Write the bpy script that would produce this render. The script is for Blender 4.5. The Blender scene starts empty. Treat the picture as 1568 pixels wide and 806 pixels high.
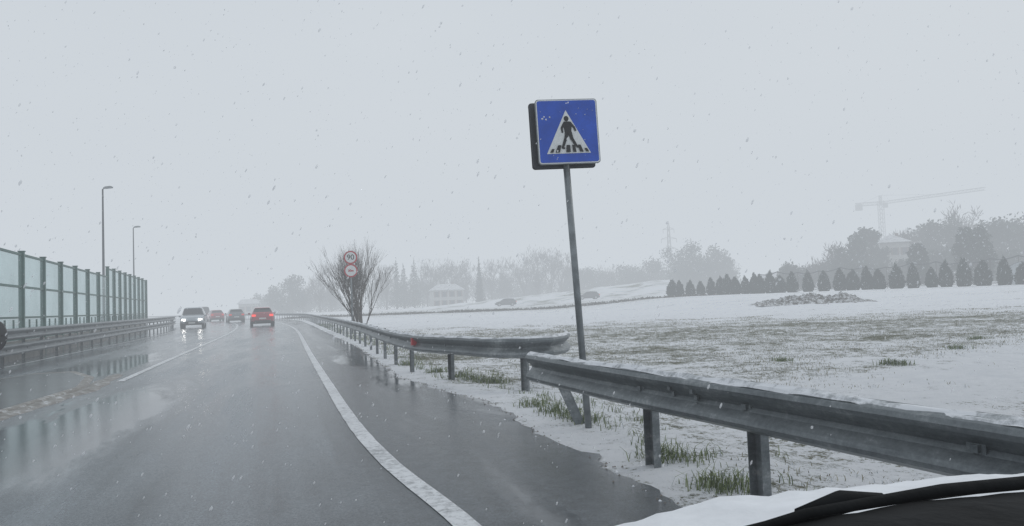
import bpy, math, random
import numpy as np
from mathutils import Vector, Matrix, noise
random.seed(4); rng=np.random.default_rng(7)
C=bpy.context.scene.collection
R=math.radians

# ---------------- helpers ----------------
def link(o,parent=None):
    C.objects.link(o)
    if parent is not None: o.parent=parent
    return o
def empty(name,loc=(0,0,0),rz=0,rot=None):
    e=bpy.data.objects.new(name,None); e.empty_display_size=.2; C.objects.link(e)
    e.location=loc; e.rotation_euler=rot if rot else (0,0,rz); return e
def mesh(name,v,f,mats,parent=None,smooth=False,mi=None,loc=None):
    m=bpy.data.meshes.new(name); m.from_pydata([tuple(p) for p in v],[],[tuple(q) for q in f]); 
    if not isinstance(mats,(list,tuple)): mats=[mats]
    for a in mats: m.materials.append(a)
    if mi is not None: m.polygons.foreach_set('material_index',mi)
    if smooth: m.polygons.foreach_set('use_smooth',[True]*len(f))
    m.update(); o=bpy.data.objects.new(name,m); link(o,parent)
    if loc: o.location=loc
    return o
def quads(name,V,mat,parent=None):
    """V: (n,4,3) array -> one mesh of n quads"""
    n=len(V); m=bpy.data.meshes.new(name); m.vertices.add(n*4); m.loops.add(n*4); m.polygons.add(n)
    m.vertices.foreach_set('co',V.reshape(-1).astype(np.float32))
    m.loops.foreach_set('vertex_index',np.arange(n*4,dtype=np.int32))
    m.polygons.foreach_set('loop_start',np.arange(0,n*4,4,dtype=np.int32))
    m.polygons.foreach_set('loop_total',np.full(n,4,dtype=np.int32))
    m.materials.append(mat); m.update(); m.validate()
    o=bpy.data.objects.new(name,m); link(o,parent); return o
class MB:
    def __init__(s): s.v=[];s.f=[];s.m=[]
    def add(s,v,f,k=0):
        b=len(s.v); s.v+=[tuple(p) for p in v]; s.f+=[tuple(i+b for i in q) for q in f]; s.m+=[k]*len(f)
    def box(s,c,d,k=0,rz=0,M=None):
        x,y,z=[a/2 for a in d]
        P=[Vector(p) for p in [(-x,-y,-z),(x,-y,-z),(x,y,-z),(-x,y,-z),(-x,-y,z),(x,-y,z),(x,y,z),(-x,y,z)]]
        if M is not None: P=[M@p for p in P]
        elif rz: 
            Q=Matrix.Rotation(rz,3,'Z'); P=[Q@p for p in P]
        P=[p+Vector(c) for p in P]
        s.add(P,[(0,3,2,1),(4,5,6,7),(0,1,5,4),(1,2,6,5),(2,3,7,6),(3,0,4,7)],k)
    def tube(s,pts,rad,n=8,k=0,cap=True):
        pts=[Vector(p) for p in pts]; b=len(s.v); L=len(pts)
        for i,p in enumerate(pts):
            t=(pts[min(i+1,L-1)]-pts[max(i-1,0)]).normalized()
            u=t.cross(Vector((0,0,1)))
            if u.length<.05: u=t.cross(Vector((0,1,0)))
            u.normalize(); w=t.cross(u); r=rad[i] if isinstance(rad,(list,tuple)) else rad
            for j in range(n):
                a=2*math.pi*j/n; s.v.append(tuple(p+u*math.cos(a)*r+w*math.sin(a)*r))
        for i in range(L-1):
            for j in range(n):
                s.f.append((b+i*n+j,b+i*n+(j+1)%n,b+(i+1)*n+(j+1)%n,b+(i+1)*n+j)); s.m.append(k)
        if cap:
            s.f.append(tuple(b+j for j in range(n))[::-1]); s.m.append(k)
            s.f.append(tuple(b+(L-1)*n+j for j in range(n))); s.m.append(k)
    def obj(s,name,mats,parent=None,smooth=False):
        return mesh(name,s.v,s.f,mats,parent,smooth,s.m)

def nmat(name):
    m=bpy.data.materials.new(name); m.use_nodes=True; nt=m.node_tree
    return m,nt,nt.nodes['Principled BSDF']
def simple(name,col,rough=.5,metal=0,var=.15,scale=8,emit=None,es=0,bump=0,spec=None):
    m,nt,b=nmat(name); N=nt.nodes; L=nt.links
    tc=N.new('ShaderNodeTexCoord'); nz=N.new('ShaderNodeTexNoise'); nz.inputs['Scale'].default_value=scale; nz.inputs['Detail'].default_value=5
    L.new(tc.outputs['Object'],nz.inputs['Vector'])
    r=N.new('ShaderNodeValToRGB'); r.color_ramp.elements[0].position=.3; r.color_ramp.elements[1].position=.7
    r.color_ramp.elements[0].color=[c*(1-var) for c in col]+[1]; r.color_ramp.elements[1].color=[min(1,c*(1+var)) for c in col]+[1]
    L.new(nz.outputs['Fac'],r.inputs['Fac']); L.new(r.outputs['Color'],b.inputs['Base Color'])
    b.inputs['Roughness'].default_value=rough; b.inputs['Metallic'].default_value=metal
    if spec is not None: b.inputs['Specular IOR Level'].default_value=spec
    if emit: b.inputs['Emission Color'].default_value=list(emit)+[1]; b.inputs['Emission Strength'].default_value=es
    if bump:
        bp=N.new('ShaderNodeBump'); bp.inputs['Strength'].default_value=bump; bp.inputs['Distance'].default_value=.02
        L.new(nz.outputs['Fac'],bp.inputs['Height']); L.new(bp.outputs['Normal'],b.inputs['Normal'])
    return m
def ramp(nt,fac,stops):
    r=nt.nodes.new('ShaderNodeValToRGB'); e=r.color_ramp.elements
    while len(e)<len(stops): e.new(.5)
    for i,(p,c) in enumerate(stops):
        e[i].position=p; e[i].color=(c if len(c)==4 else list(c)+[1]) if hasattr(c,'__len__') else (c,c,c,1)
    nt.links.new(fac,r.inputs['Fac']); return r.outputs['Color']
def noise_n(nt,vec,scale,detail=6,rough=.6,dist=0):
    n=nt.nodes.new('ShaderNodeTexNoise'); n.inputs['Scale'].default_value=scale; n.inputs['Detail'].default_value=detail
    n.inputs['Roughness'].default_value=rough; n.inputs['Distortion'].default_value=dist; nt.links.new(vec,n.inputs['Vector']); return n.outputs['Fac']
def math_n(nt,op,a,b=None,clamp=False,c=None):
    n=nt.nodes.new('ShaderNodeMath'); n.operation=op; n.use_clamp=clamp
    for i,x in enumerate((a,b,c)):
        if x is None: continue
        if isinstance(x,(int,float)): n.inputs[i].default_value=x
        else: nt.links.new(x,n.inputs[i])
    return n.outputs[0]
def mix_n(nt,fac,a,b):
    n=nt.nodes.new('ShaderNodeMix'); n.data_type='RGBA'
    if isinstance(fac,(int,float)): n.inputs[0].default_value=fac
    else: nt.links.new(fac,n.inputs[0])
    for i,x in ((6,a),(7,b)):
        if hasattr(x,'is_linked') or hasattr(x,'links'): nt.links.new(x,n.inputs[i])
        else: n.inputs[i].default_value=list(x)+[1]
    return n.outputs[2]
def mapping(nt,vec,scale=(1,1,1),rz=0,loc=(0,0,0)):
    r=nt.nodes.new('ShaderNodeMapping'); r.inputs['Rotation'].default_value=(0,0,rz); nt.links.new(vec,r.inputs['Vector'])
    n=nt.nodes.new('ShaderNodeMapping'); n.inputs['Scale'].default_value=scale; n.inputs['Location'].default_value=loc
    nt.links.new(r.outputs[0],n.inputs['Vector']); return n.outputs[0]

# ---------------- world layout ----------------
EDGE=[(-8,4.1),(0,1.2),(4.28,-.30),(6.05,-1.04),(8.1,-1.77),(12.4,-3.13),(20,-5.5),(45,-13.25),(61,-18.8),(75,-24.2),(90,-31),(105,-39),(120,-48),(160,-76),(220,-124),(320,-215)]
RAIL=[(10.9,.15),(11.1,-.25),(12,-.85),(13.4,-1.76),(17,-2.95),(24,-4.95),(36,-8.6),(55,-14.6),(78,-22),(90,-27),(105,-34.5),(120,-43),(160,-70),(220,-118)]
ASPH=[(-8,4.5),(0,2.35),(3,1.55),(4.5,.98),(5.75,.68),(7.3,.15),(8.4,-.05),(9.9,-.5),(10.8,-1.0),(13.4,-2.15),(17.7,-3.35),(24.5,-5.3),(36,-9.0),(55,-15),(78,-22.5),(90,-27.5),(105,-35),(120,-43.5),(160,-70.5),(220,-119),(320,-210)]
LRAIL=[(5,-8.4),(19,-13.3),(38,-19.9),(57,-26.5),(66,-30.2)]
def interp(T,y):
    ys=[t[0] for t in T]; xs=[t[1] for t in T]
    return float(np.interp(y,ys,xs))
def spline(T,step):
    P=[Vector((x,y,0)) for y,x in T]; out=[]
    for i in range(len(P)-1):
        p0=P[max(i-1,0)];p1=P[i];p2=P[i+1];p3=P[min(i+2,len(P)-1)]
        L=(p2-p1).length; n=max(1,int(L/step))
        m1=(p2-p0)/max((p2-p0).length,1e-6)*L; m2=(p3-p1)/max((p3-p1).length,1e-6)*L
        for k in range(n):
            t=k/n
            out.append(p1*(2*t**3-3*t*t+1)+m1*(t**3-2*t*t+t)+p2*(-2*t**3+3*t*t)+m2*(t**3-t*t))
    out.append(P[-1]); return out
def sst(a,b,x): t=min(1,max(0,(x-a)/(b-a))); return t*t*(3-2*t)
def H(x,y):
    z=0
    rd=x-interp(ASPH,y)
    if rd>0:
        z+=.95*sst(38,78,y)*sst(3,22,x)
        z+=5.0*sst(115,190,y)*sst(45,95,x)
        k=sst(.1,1.2,rd)
        z+=k*(.06*noise.noise(Vector((x*.6,y*.6,0)))+.04*noise.noise(Vector((x*2.3,y*2.3,5))))*(1-sst(60,120,y))
        if y<30: z-=.10*sst(.5,2.5,rd)*(1-sst(20,30,y))
    return z

# ---------------- materials ----------------
def ground_mat():
    m,nt,b=nmat('snowy_field'); N=nt.nodes; L=nt.links
    g=N.new('ShaderNodeNewGeometry').outputs['Position']
    at=N.new('ShaderNodeAttribute'); at.attribute_name='snow'
    n1=noise_n(nt,g,3.2,9,.80); n2=noise_n(nt,g,.42,7,.62,.5)
    st=mapping(nt,g,(.035,.45,.3),R(-4)); n3=noise_n(nt,st,1.0,6,.65)
    n4=noise_n(nt,g,22,5,.8)
    s=math_n(nt,'MULTIPLY',math_n(nt,'SUBTRACT',n1,.5),2.8)
    s=math_n(nt,'ADD',s,math_n(nt,'MULTIPLY',math_n(nt,'SUBTRACT',n2,.5),1.3))
    s=math_n(nt,'ADD',s,math_n(nt,'MULTIPLY',math_n(nt,'SUBTRACT',n3,.5),1.4))
    s=math_n(nt,'ADD',s,math_n(nt,'MULTIPLY',math_n(nt,'SUBTRACT',n4,.5),2.8))
    s=math_n(nt,'ADD',s,at.outputs['Fac'])
    mask=ramp(nt,s,[(.36,0),(.62,1)])
    gr=ramp(nt,noise_n(nt,g,7,7,.75),[(.3,(.075,.08,.055)),(.5,(.14,.145,.10)),(.7,(.24,.23,.175))])
    sn=ramp(nt,n1,[(.3,(.72,.745,.78)),(.7,(.87,.885,.91))])
    L.new(mix_n(nt,mask,gr,sn),b.inputs['Base Color'])
    b.inputs['Roughness'].default_value=1; b.inputs['Specular IOR Level'].default_value=.05
    bp=N.new('ShaderNodeBump'); bp.inputs['Strength'].default_value=.9; bp.inputs['Distance'].default_value=.08
    L.new(math_n(nt,'ADD',n1,math_n(nt,'MULTIPLY',n4,.4)),bp.inputs['Height']); L.new(bp.outputs['Normal'],b.inputs['Normal'])
    return m
def road_mat():
    m,nt,b=nmat('wet_asphalt'); N=nt.nodes; L=nt.links
    g=N.new('ShaderNodeNewGeometry').outputs['Position']
    at=N.new('ShaderNodeAttribute'); at.attribute_name='puddle'
    sh=N.new('ShaderNodeAttribute'); sh.attribute_name='slush'
    al=mapping(nt,g,(1.5,.05,1),R(-17.5)); al2=mapping(nt,g,(1,.22,1),R(-17.5))
    lanes=noise_n(nt,al,1.0,6,.65); big=noise_n(nt,al2,.8,8,.68,.8); fine=noise_n(nt,g,60,5,.88); mid=noise_n(nt,g,7,6,.75)
    t=math_n(nt,'ADD',math_n(nt,'MULTIPLY',lanes,.55),math_n(nt,'MULTIPLY',mid,.45))
    col=ramp(nt,t,[(.38,(.026,.032,.038)),(.60,(.080,.094,.106))])
    wet=mix_n(nt,math_n(nt,'MULTIPLY',sh.outputs['Fac'],ramp(nt,math_n(nt,'ADD',math_n(nt,'MULTIPLY',big,.5),math_n(nt,'MULTIPLY',lanes,.5)),[(.38,.0),(.62,1)]),True),col,(.18,.205,.225))
    sp=ramp(nt,fine,[(.35,.35),(.65,1.65)])
    mm=N.new('ShaderNodeMix'); mm.data_type='RGBA'; mm.blend_type='MULTIPLY'; mm.inputs[0].default_value=1
    L.new(wet,mm.inputs[6]); L.new(sp,mm.inputs[7]); L.new(mm.outputs[2],b.inputs['Base Color'])
    pm=ramp(nt,math_n(nt,'ADD',at.outputs['Fac'],math_n(nt,'MULTIPLY',math_n(nt,'SUBTRACT',big,.5),1.6)),[(.26,0),(.50,1)])
    ro=ramp(nt,math_n(nt,'ADD',math_n(nt,'MULTIPLY',big,.6),math_n(nt,'MULTIPLY',lanes,.4)),[(.40,.08),(.60,.30)])
    L.new(mix_n(nt,pm,ro,(.045,.045,.045)),b.inputs['Roughness'])
    b.inputs['IOR'].default_value=1.42
    bp=N.new('ShaderNodeBump'); bp.inputs['Distance'].default_value=.007
    L.new(math_n(nt,'SUBTRACT',.5,math_n(nt,'MULTIPLY',pm,.45)),bp.inputs['Strength'])
    L.new(math_n(nt,'ADD',fine,mid),bp.inputs['Height']); L.new(bp.outputs['Normal'],b.inputs['Normal'])
    return m
def worn_paint():
    m,nt,b=nmat('worn_white_paint'); g=nt.nodes.new('ShaderNodeNewGeometry').outputs['Position']
    f=noise_n(nt,g,16,8,.8); f2=noise_n(nt,g,1.1,4,.6)
    c=ramp(nt,math_n(nt,'ADD',f,math_n(nt,'MULTIPLY',f2,.35)),[(.52,(.16,.17,.18)),(.70,(.62,.64,.66))])
    nt.links.new(c,b.inputs['Base Color']); b.inputs['Roughness'].default_value=.3; return m
def leafmat(name,c1,c2,snow=.15):
    m,nt,b=nmat(name); g=nt.nodes.new('ShaderNodeNewGeometry'); 
    c=ramp(nt,g.outputs['Random Per Island'],[(0,c1),(1-snow-.02,c2),(1-snow+.02,(.5,.53,.56))])
    nt.links.new(c,b.inputs['Base Color']); b.inputs['Roughness'].default_value=.8; return m
def galv():
    m,nt,b=nmat('galvanised_steel'); tc=nt.nodes.new('ShaderNodeNewGeometry').outputs['Position']
    n=noise_n(nt,mapping(nt,tc,(1.2,1.2,9)),1.5,7,.7); n2=noise_n(nt,tc,24,6,.8); n3=noise_n(nt,tc,1.6,6,.7)
    c=ramp(nt,math_n(nt,'ADD',math_n(nt,'MULTIPLY',n3,.4),math_n(nt,'ADD',math_n(nt,'MULTIPLY',n,.3),math_n(nt,'MULTIPLY',n2,.3))),[(.40,(.085,.10,.11)),(.52,(.17,.19,.20)),(.62,(.36,.38,.39))])
    nt.links.new(c,b.inputs['Base Color']); b.inputs['Metallic'].default_value=.45
    nt.links.new(ramp(nt,n3,[(.3,.28),(.7,.6)]),b.inputs['Roughness']); return m
M_ground=ground_mat(); M_road=road_mat(); M_paint=worn_paint(); M_galv=galv()
M_snow=simple('fresh_snow',(.76,.78,.81),.8,0,.08,14,bump=.6)
m,nt,b=nmat('patchy_wet_snow'); M_wsnow=m; g=nt.nodes.new('ShaderNodeNewGeometry').outputs['Position']
nt.links.new(ramp(nt,noise_n(nt,g,6,8,.75),[(.36,(.24,.26,.27)),(.52,(.70,.72,.75))]),b.inputs['Base Color']); b.inputs['Roughness'].default_value=.6
M_dirt=simple('muddy_gravel',(.13,.115,.10),.5,0,.45,16,bump=.8)
m,nt,b=nmat('slushy_mud'); M_slush=m; g=nt.nodes.new('ShaderNodeNewGeometry').outputs['Position']
nt.links.new(ramp(nt,noise_n(nt,g,4.5,8,.8),[(.42,(.10,.085,.07)),(.54,(.20,.19,.17)),(.64,(.55,.57,.59))]),b.inputs['Base Color']); b.inputs['Roughness'].default_value=.45
M_green=simple('green_painted_steel',(.035,.115,.095),.45,0,.2,5)
M_conc=simple('wet_concrete',(.20,.20,.19),.6,0,.25,3)
M_grey=simple('grey_pole_metal',(.20,.22,.23),.4,.5,.3,9)
M_pole=simple('lamp_pole_metal',(.10,.11,.12),.45,.3,.1,6)
M_blue=simple('blue_reflective',(.014,.085,.50),.35,0,.16,6)
M_white=simple('white_reflective',(.74,.76,.76),.4,0,.05,20)
M_black=simple('black_paint',(.012,.013,.015),.45,0,.2,10)
M_darkbk=simple('dark_sign_back',(.05,.055,.065),.5,.2,.2,10)
M_redr=simple('red_reflective',(.50,.03,.04),.4,0,.1,10)
M_bark=simple('bark',(.10,.085,.075),.9,0,.3,10)
M_twig=leafmat('bare_twigs',(.045,.04,.035),(.11,.095,.08),.05)
M_ever=leafmat('evergreen_leaves',(.014,.028,.018),(.045,.065,.045),.04)
M_cyp=leafmat('cypress_leaves',(.014,.030,.022),(.045,.068,.050),.06)
M_grass=leafmat('green_grass',(.06,.095,.035),(.21,.25,.11),.12)
M_dry=leafmat('dry_grass',(.13,.13,.085),(.32,.30,.21),.22)
M_rubber=simple('tyre_rubber',(.02,.02,.02),.8,0,.2,10)

# ---------------- terrain ----------------
def axis(a,b,step,far,g=1.12):
    c=list(np.arange(a,b+1e-6,step)); s=step
    while c[-1]<far: s*=g; c.append(c[-1]+s)
    s=step
    while c[0]>-far: s*=g; c.insert(0,c[0]-s)
    return np.array(c)
xs=axis(-12,34,.35,1600); ys=axis(-4,46,.35,1700)
V=[];A=[]
pd=Vector((6,5,0)).normalized()
for y in ys:
    ex=interp(ASPH,y) if y<320 else -1e3
    for x in xs:
        V.append((x,y,H(x,y)))
        s=.76-.25*sst(12,18,y)
        if y>=28: s=.51+.49*sst(29,36,y)
        if y>62: s=1.0-.15*sst(62,80,y)
        if y>85 and x<22: s=.64
        q=Vector((x-4.5,y-9.3,0)); a=q.dot(pd); bb=abs(q.x*pd.y-q.y*pd.x)+.7*noise.noise(Vector((x*.6,y*.6,4)))
        if a>-1 and bb<2.6: s=max(s,1.15-.5*sst(.5,2.6,bb))
        rd=x-ex
        if 0<rd<1.0 and y<60: s=max(s,1.05-.35*rd)
        if x<-8 and x<interp(LRAIL,y): s=.8
        A.append(s)
nx=len(xs); F=[(j*nx+i,j*nx+i+1,(j+1)*nx+i+1,(j+1)*nx+i) for j in range(len(ys)-1) for i in range(nx-1)]
gr=mesh('ground',V,F,M_ground,smooth=True)
at=gr.data.attributes.new('snow','FLOAT','POINT'); at.data.foreach_set('value',np.array(A,dtype=np.float32))

# ---------------- road ----------------
ry=list(np.arange(-8,30,.12))+list(np.arange(30,120,1))+list(np.arange(120,320,5))
V=[];F=[];P=[];S=[];NX=48
for j,y in enumerate(ry):
    xr=interp(ASPH,y)+.12*noise.noise(Vector((0,y*1.7,3)))*(1 if y<60 else 0)+.12*noise.noise(Vector((7,y*4.5,3)))*(1 if y<30 else 0)
    xl=interp(EDGE,y)-12.6
    for i in range(NX):
        t=i/(NX-1); x=xl+(xr-xl)*t
        V.append((x,y,.012))
        u=Vector((x+5.35,y-9.6)); d1=u.x*(-.31)+u.y*.95; d2=u.x*.95+u.y*.31
        p=1.05*(1-math.hypot(d1/6.2,d2/1.35))
        q=Vector((x+10.2,y-18.5)); e1=q.x*(-.31)+q.y*.95; e2=q.x*.95+q.y*.31
        p=max(p,1-math.hypot(e1/9,e2/1.6))
        rr=x-interp(EDGE,y)
        if rr>0: p=max(p,.36*sst(.0,.5,rr))
        P.append(max(p,0)); S.append((1-sst(-.5,.1,rr))*(1-.6*min(1,max(0,p)*1.6)))
for j in range(len(ry)-1):
    for i in range(NX-1): F.append((j*NX+i,j*NX+i+1,(j+1)*NX+i+1,(j+1)*NX+i))
road=mesh('road',V,F,M_road,smooth=True)
for nm,dt in (('puddle',P),('slush',S)):
    a=road.data.attributes.new(nm,'FLOAT','POINT'); a.data.foreach_set('value',np.array(dt,dtype=np.float32))
def line_strip(name,T,off,w,z=.017,y0=None,y1=None,mat=None):
    pts=[p for p in spline(T,.25) if (y0 is None or p.y>=y0) and (y1 is None or p.y<=y1)]
    V=[];F=[]
    for i,p in enumerate(pts):
        t=(pts[min(i+1,len(pts)-1)]-pts[max(i-1,0)]).normalized(); n=Vector((-t.y,t.x,0))
        c=p+n*off; wa=w/2+.008*noise.noise(Vector((p.y*4,off,0))); wb=w/2+.008*noise.noise(Vector((p.y*4,off,7)))
        V+= [c+n*wa+Vector((0,0,z)),c-n*wb+Vector((0,0,z))]
        if i: F.append((2*i-2,2*i-1,2*i+1,2*i))
    return mesh(name,V,F,mat or M_paint)
line_strip('road_edge_line',EDGE,0,.15)
line_strip('road_centre_line',EDGE,3.75,.14,y0=15.5)
line_strip('road_edge_line',EDGE,7.9,.12,y0=20)
mb=MB(); mg=MB()
for i in range(420):
    y=random.uniform(3.5,26); x=interp(ASPH,y)-abs(random.gauss(0,.09))+.08; r=random.uniform(.004,.014)
    tgt=mb if random.random()<.7 else mg
    pts=[]
    for k in range(6):
        a=k*math.pi/3; rr=r*random.uniform(.7,1.3); pts.append((x+math.cos(a)*rr,y+math.sin(a)*rr,.010))
    pts.append((x,y,.012+r*.8)); tgt.add(pts,[(k,(k+1)%6,6) for k in range(6)])
mb.obj('shoulder_gravel',M_dirt); mg.obj('slush_lumps',M_snow)

# traffic island
isl=empty('traffic_island')
out=[(-6.35,6.0),(-6.75,8.5),(-7.1,10.5),(-7.75,13.3),(-8.9,15.6),(-10.2,17.2),(-11.0,17.0),(-10.9,14.5),(-9.8,10.5),(-8.7,6.0)]
Vv=[Vector((x,y,0)) for x,y in out]
cen=sum(Vv,Vector())/len(Vv); k=len(Vv)
ring=[]
for s,z in ((1.03,.014),(1.0,.05),(.93,.06)):
    ring.append([cen+(p-cen)*s+Vector((0,0,z)) for p in Vv])
vv=sum(ring,[]); ff=[];mi=[]
for a in range(2):
    for i in range(k):
        ff.append((a*k+i,(a*k+(i+1)%k),((a+1)*k+(i+1)%k),(a+1)*k+i)); mi.append(0)
ff.append(tuple(2*k+i for i in range(k))); mi.append(1)
M_isl=simple('wet_island_asphalt',(.07,.075,.08),.25,0,.4,3,bump=.2)
mesh('kerb_and_top',vv,ff,[M_slush,M_isl],isl,False,mi)
V=[];F=[]
pp=[Vector((-6.2,5.5,0)),Vector((-6.6,8.2,0)),Vector((-6.98,10.4,0)),Vector((-7.55,13.2,0)),Vector((-8.6,16,0))]
N_=130
for i in range(N_):
    t=i/(N_-1)*(len(pp)-1); a=min(int(t),len(pp)-2); c=pp[a].lerp(pp[a+1],t-a)
    w=(.17+.12*noise.noise(Vector((t*5,0,0))))*(1-.6*(t/4)); h=.045+.05*noise.noise(Vector((t*9,3,0)))
    c=c+Vector((.08*noise.noise(Vector((t*3,8,0))),0,0))
    for o,z in ((-w-.1,.013),(-w*.4,h*.8),(w*.3,h),(w+.08,.013)):
        V.append((c.x+o,c.y,max(.013,z)))
    if i:
        for q in range(3): F.append((4*i-4+q,4*i-3+q,4*i+1+q,4*i+q))
mesh('slush_ridge',V,F,M_slush,isl,True)

s=empty('keep_right_sign',(-10.55,15.0,.06),R(-20))
mb=MB(); mb.tube([(0,0,0),(0,0,1.2)],.03,10)
mb.obj('post',M_white,s,True)
mb=MB(); mb.tube([(0,.05,.92),(0,.075,.92)],.31,28); mb.box((0,.04,.92),(.4,.03,.04)); mb.obj('round_plate',M_black,s)

# ---------------- guardrails ----------------
WP=[(0,.750),(.018,.745),(.068,.718),(.08,.692),(.068,.665),(.018,.622),(.0,.597),(.018,.572),(.068,.528),(.08,.502),(.068,.475),(.018,.448),(0,.442)]
WP=WP+[(a-.006,z) for a,z in WP[::-1]]
def sweep(name,pts,prof,side,mat,parent,zf=None,closed=True,zo=0,jit=None):
    V=[];F=[];n=len(prof)
    for i,p in enumerate(pts):
        t=(pts[min(i+1,len(pts)-1)]-pts[max(i-1,0)]); t.z=0; t.normalize(); nn=Vector((-t.y,t.x,0))*side
        dz=(zf(p) if zf else 0)+zo
        for q,(a,z) in enumerate(prof):
            jz=jit(p,q) if jit else 0
            V.append(p+nn*a+Vector((0,0,z+dz+jz)))
        if i:
            for q in range(n if closed else n-1):
                F.append(((i-1)*n+q,(i-1)*n+(q+1)%n,i*n+(q+1)%n,i*n+q))
    F.append(tuple(range(n))); F.append(tuple((len(pts)-1)*n+q for q in range(n))[::-1])
    return mesh(name,V,F,mat,parent,False)
SN=[(-.012,.744),(-.008,.752),(.010,.761),(.028,.753),(.045,.740),(.058,.729),(.045,.724),(.02,.735)]
def snowj(p,q):
    return (.016*noise.noise(Vector((p.x*5,p.y*5,q)))+.016*noise.noise(Vector((p.x*1.3,p.y*1.3,0)))-.003) if q in(1,2,3,4,5) else 0
def guard(name,pts,side,postpos,rails=(0,),zf=None,postoff=-.12,snow=True,pw=.11):
    e=empty(name)
    for k,zo in enumerate(rails):
        sweep('w_beam_%d'%(k+1),pts,WP,side,M_galv,e,zf=zf,zo=zo)
    if snow: sweep('snow_cap',pts,SN,side,M_wsnow,e,zf=zf,zo=max(rails),jit=snowj)
    mb=MB()
    for p,t in postpos:
        t=t.normalized(); nn=Vector((-t.y,t.x,0))*side; top=.74+max(rails)+(zf(p) if zf else 0)
        a=math.atan2(t.y,t.x)
        c=p+nn*postoff
        mb.box((c.x,c.y,top/2-.15),(pw,.006,top+.3),0,a)
        for sg in(-1,1):
            f=c+t*sg*(pw/2-.003)+nn*.031
            mb.box((f.x,f.y,top/2-.15),(.006,.055,top+.3),0,a)
        for zo in rails:
            bk=p+nn*(postoff+.06); mb.box((bk.x,bk.y,.60+zo+(zf(p) if zf else 0)),(.09,.10,.16),0,a)
            bo=p+nn*.01; mb.box((bo.x,bo.y,.597+zo+(zf(p) if zf else 0)),(.035,.03,.035),0,a)
    mb.obj('posts',M_galv,e)
    return e
def posts_along(pts,step,start=0):
    out=[];acc=start
    for i in range(len(pts)-1):
        d=pts[i+1]-pts[i]; L=d.length
        while acc<L: out.append((pts[i]+d*(acc/L),d)); acc+=step
        acc-=L
    return out
endc=[Vector((.86,13.1,0)),Vector((.84,12.3,0)),Vector((.76,11.6,0)),Vector((.52,11.1,0))]
rp=spline(RAIL,.25)
fp=[endc[0],endc[0].lerp(endc[1],.5),endc[1],endc[1].lerp(endc[2],.5),endc[2],endc[2].lerp(endc[3],.5),endc[3]]+rp
far=fp
g1=guard('guardrail',far,1,posts_along(far,2.0,2.55)[:90])
mb=MB(); mb.box((-1.83,13.45,.62),(.10,.10,.13),0,R(20)); mb.obj('red_reflector',M_redr,g1)
NR=[(-8,5.6),(0,3.32),(3.1,2.11),(4.55,1.45),(5.6,.97),(6.8,.52),(7.8,.17)]
npts=spline(NR,.1); 
nearposts=[(Vector((interp(NR,y),y,0)),Vector((-.42,1,0))) for y in (4.62,5.66,3.3,1.8,.3,-1.5)]
g2=guard('guardrail',npts,1,nearposts,zf=lambda p:-.03*(1-sst(2.5,6,p.y)),postoff=-.10,pw=.125)
mb=MB(); 
Mx=Matrix.Rotation(R(-22),3,'Y')@Matrix.Rotation(R(25),3,'Z')
mb.box((.52,7.7,.28),(.10,.012,.75),0,0,Mx); mb.box((.56,7.74,.28),(.012,.06,.75),0,0,Mx)
mb.box((.49,7.62,.60),(.12,.10,.16),0,R(20))
mb.obj('brace_post',M_galv,g2)
mb=MB()
for y in (2.4,5.15,):
    p=Vector((interp(NR,y),y,0))
    t=Vector((-.42,1,0)).normalized(); n=Vector((-t.y,t.x,0)); a=math.atan2(t.y,t.x)
    for z in(.66,.62,.57,.53):
        for s_ in(-.13,.13):
            c=p+t*s_+n*(.055 if z in(.66,.53) else .02); mb.box((c.x,c.y,z-.02),(.03,.02,.03),0,a)
mb.obj('bolts',M_grey,g2)
lp=spline(LRAIL,1.0)
guard('guardrail',lp,-1,posts_along(lp,1.9,.5),rails=(-.12,.30),snow=False)

# ---------------- noise barrier ----------------
m,nt,b=nmat('barrier_glass'); M_glass=m
b.inputs['Base Color'].default_value=(.36,.48,.47,1); b.inputs['Roughness'].default_value=.12
tr=nt.nodes.new('ShaderNodeBsdfTransparent'); tr.inputs[0].default_value=(.88,.94,.94,1)
mx=nt.nodes.new('ShaderNodeMixShader'); o=nt.nodes['Material Output']
g=nt.nodes.new('ShaderNodeNewGeometry').outputs['Position']
nt.links.new(ramp(nt,noise_n(nt,g,.5,5,.6),[(.3,.14),(.7,.40)]),mx.inputs[0])
nt.links.new(tr.outputs[0],mx.inputs[1]); nt.links.new(b.outputs[0],mx.inputs[2]); nt.links.new(mx.outputs[0],o.inputs[0])
nb=empty('noise_barrier')
BP=[]
d=Vector((-.349,.937,0))
p=Vector((-13.1,16.2,0))
for i in range(18): BP.append((p.copy(),3.45 if i<9 else 3.9)); p=p+d*(2.85 if i<9 else 2.25)
st=MB(); gl=MB(); ba=MB()
for i in range(len(BP)-1):
    p0,h0=BP[i]; p1,_=BP[i+1]; t=(p1-p0).normalized(); a=math.atan2(t.y,t.x); L=(p1-p0).length; c=(p0+p1)/2
    st.box((p0.x,p0.y,h0/2+.02),(.13,.16,h0+.08),0,a)
    st.box((p0.x,p0.y,h0+.07),(.17,.20,.03),0,a)
    ba.box((c.x,c.y,.3),(L-.14,.14,.62),0,a)
    for z in (.66,1.35,2.35,h0-.04): st.box((c.x,c.y,z),(L-.14,.07,.07),0,a)
    for z0,z1 in((.70,1.31),(1.39,2.31),(2.39,h0-.08)): gl.box((c.x,c.y,(z0+z1)/2),(L-.15,.02,z1-z0),0,a)
    for s_ in(.33,.66): 
        q=p0.lerp(p1,s_); st.box((q.x,q.y,.98),(.03,.05,.6),0,a)
p0,h0=BP[-1]; st.box((p0.x,p0.y,h0/2),(.15,.18,h0+.1),0,a)
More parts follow.
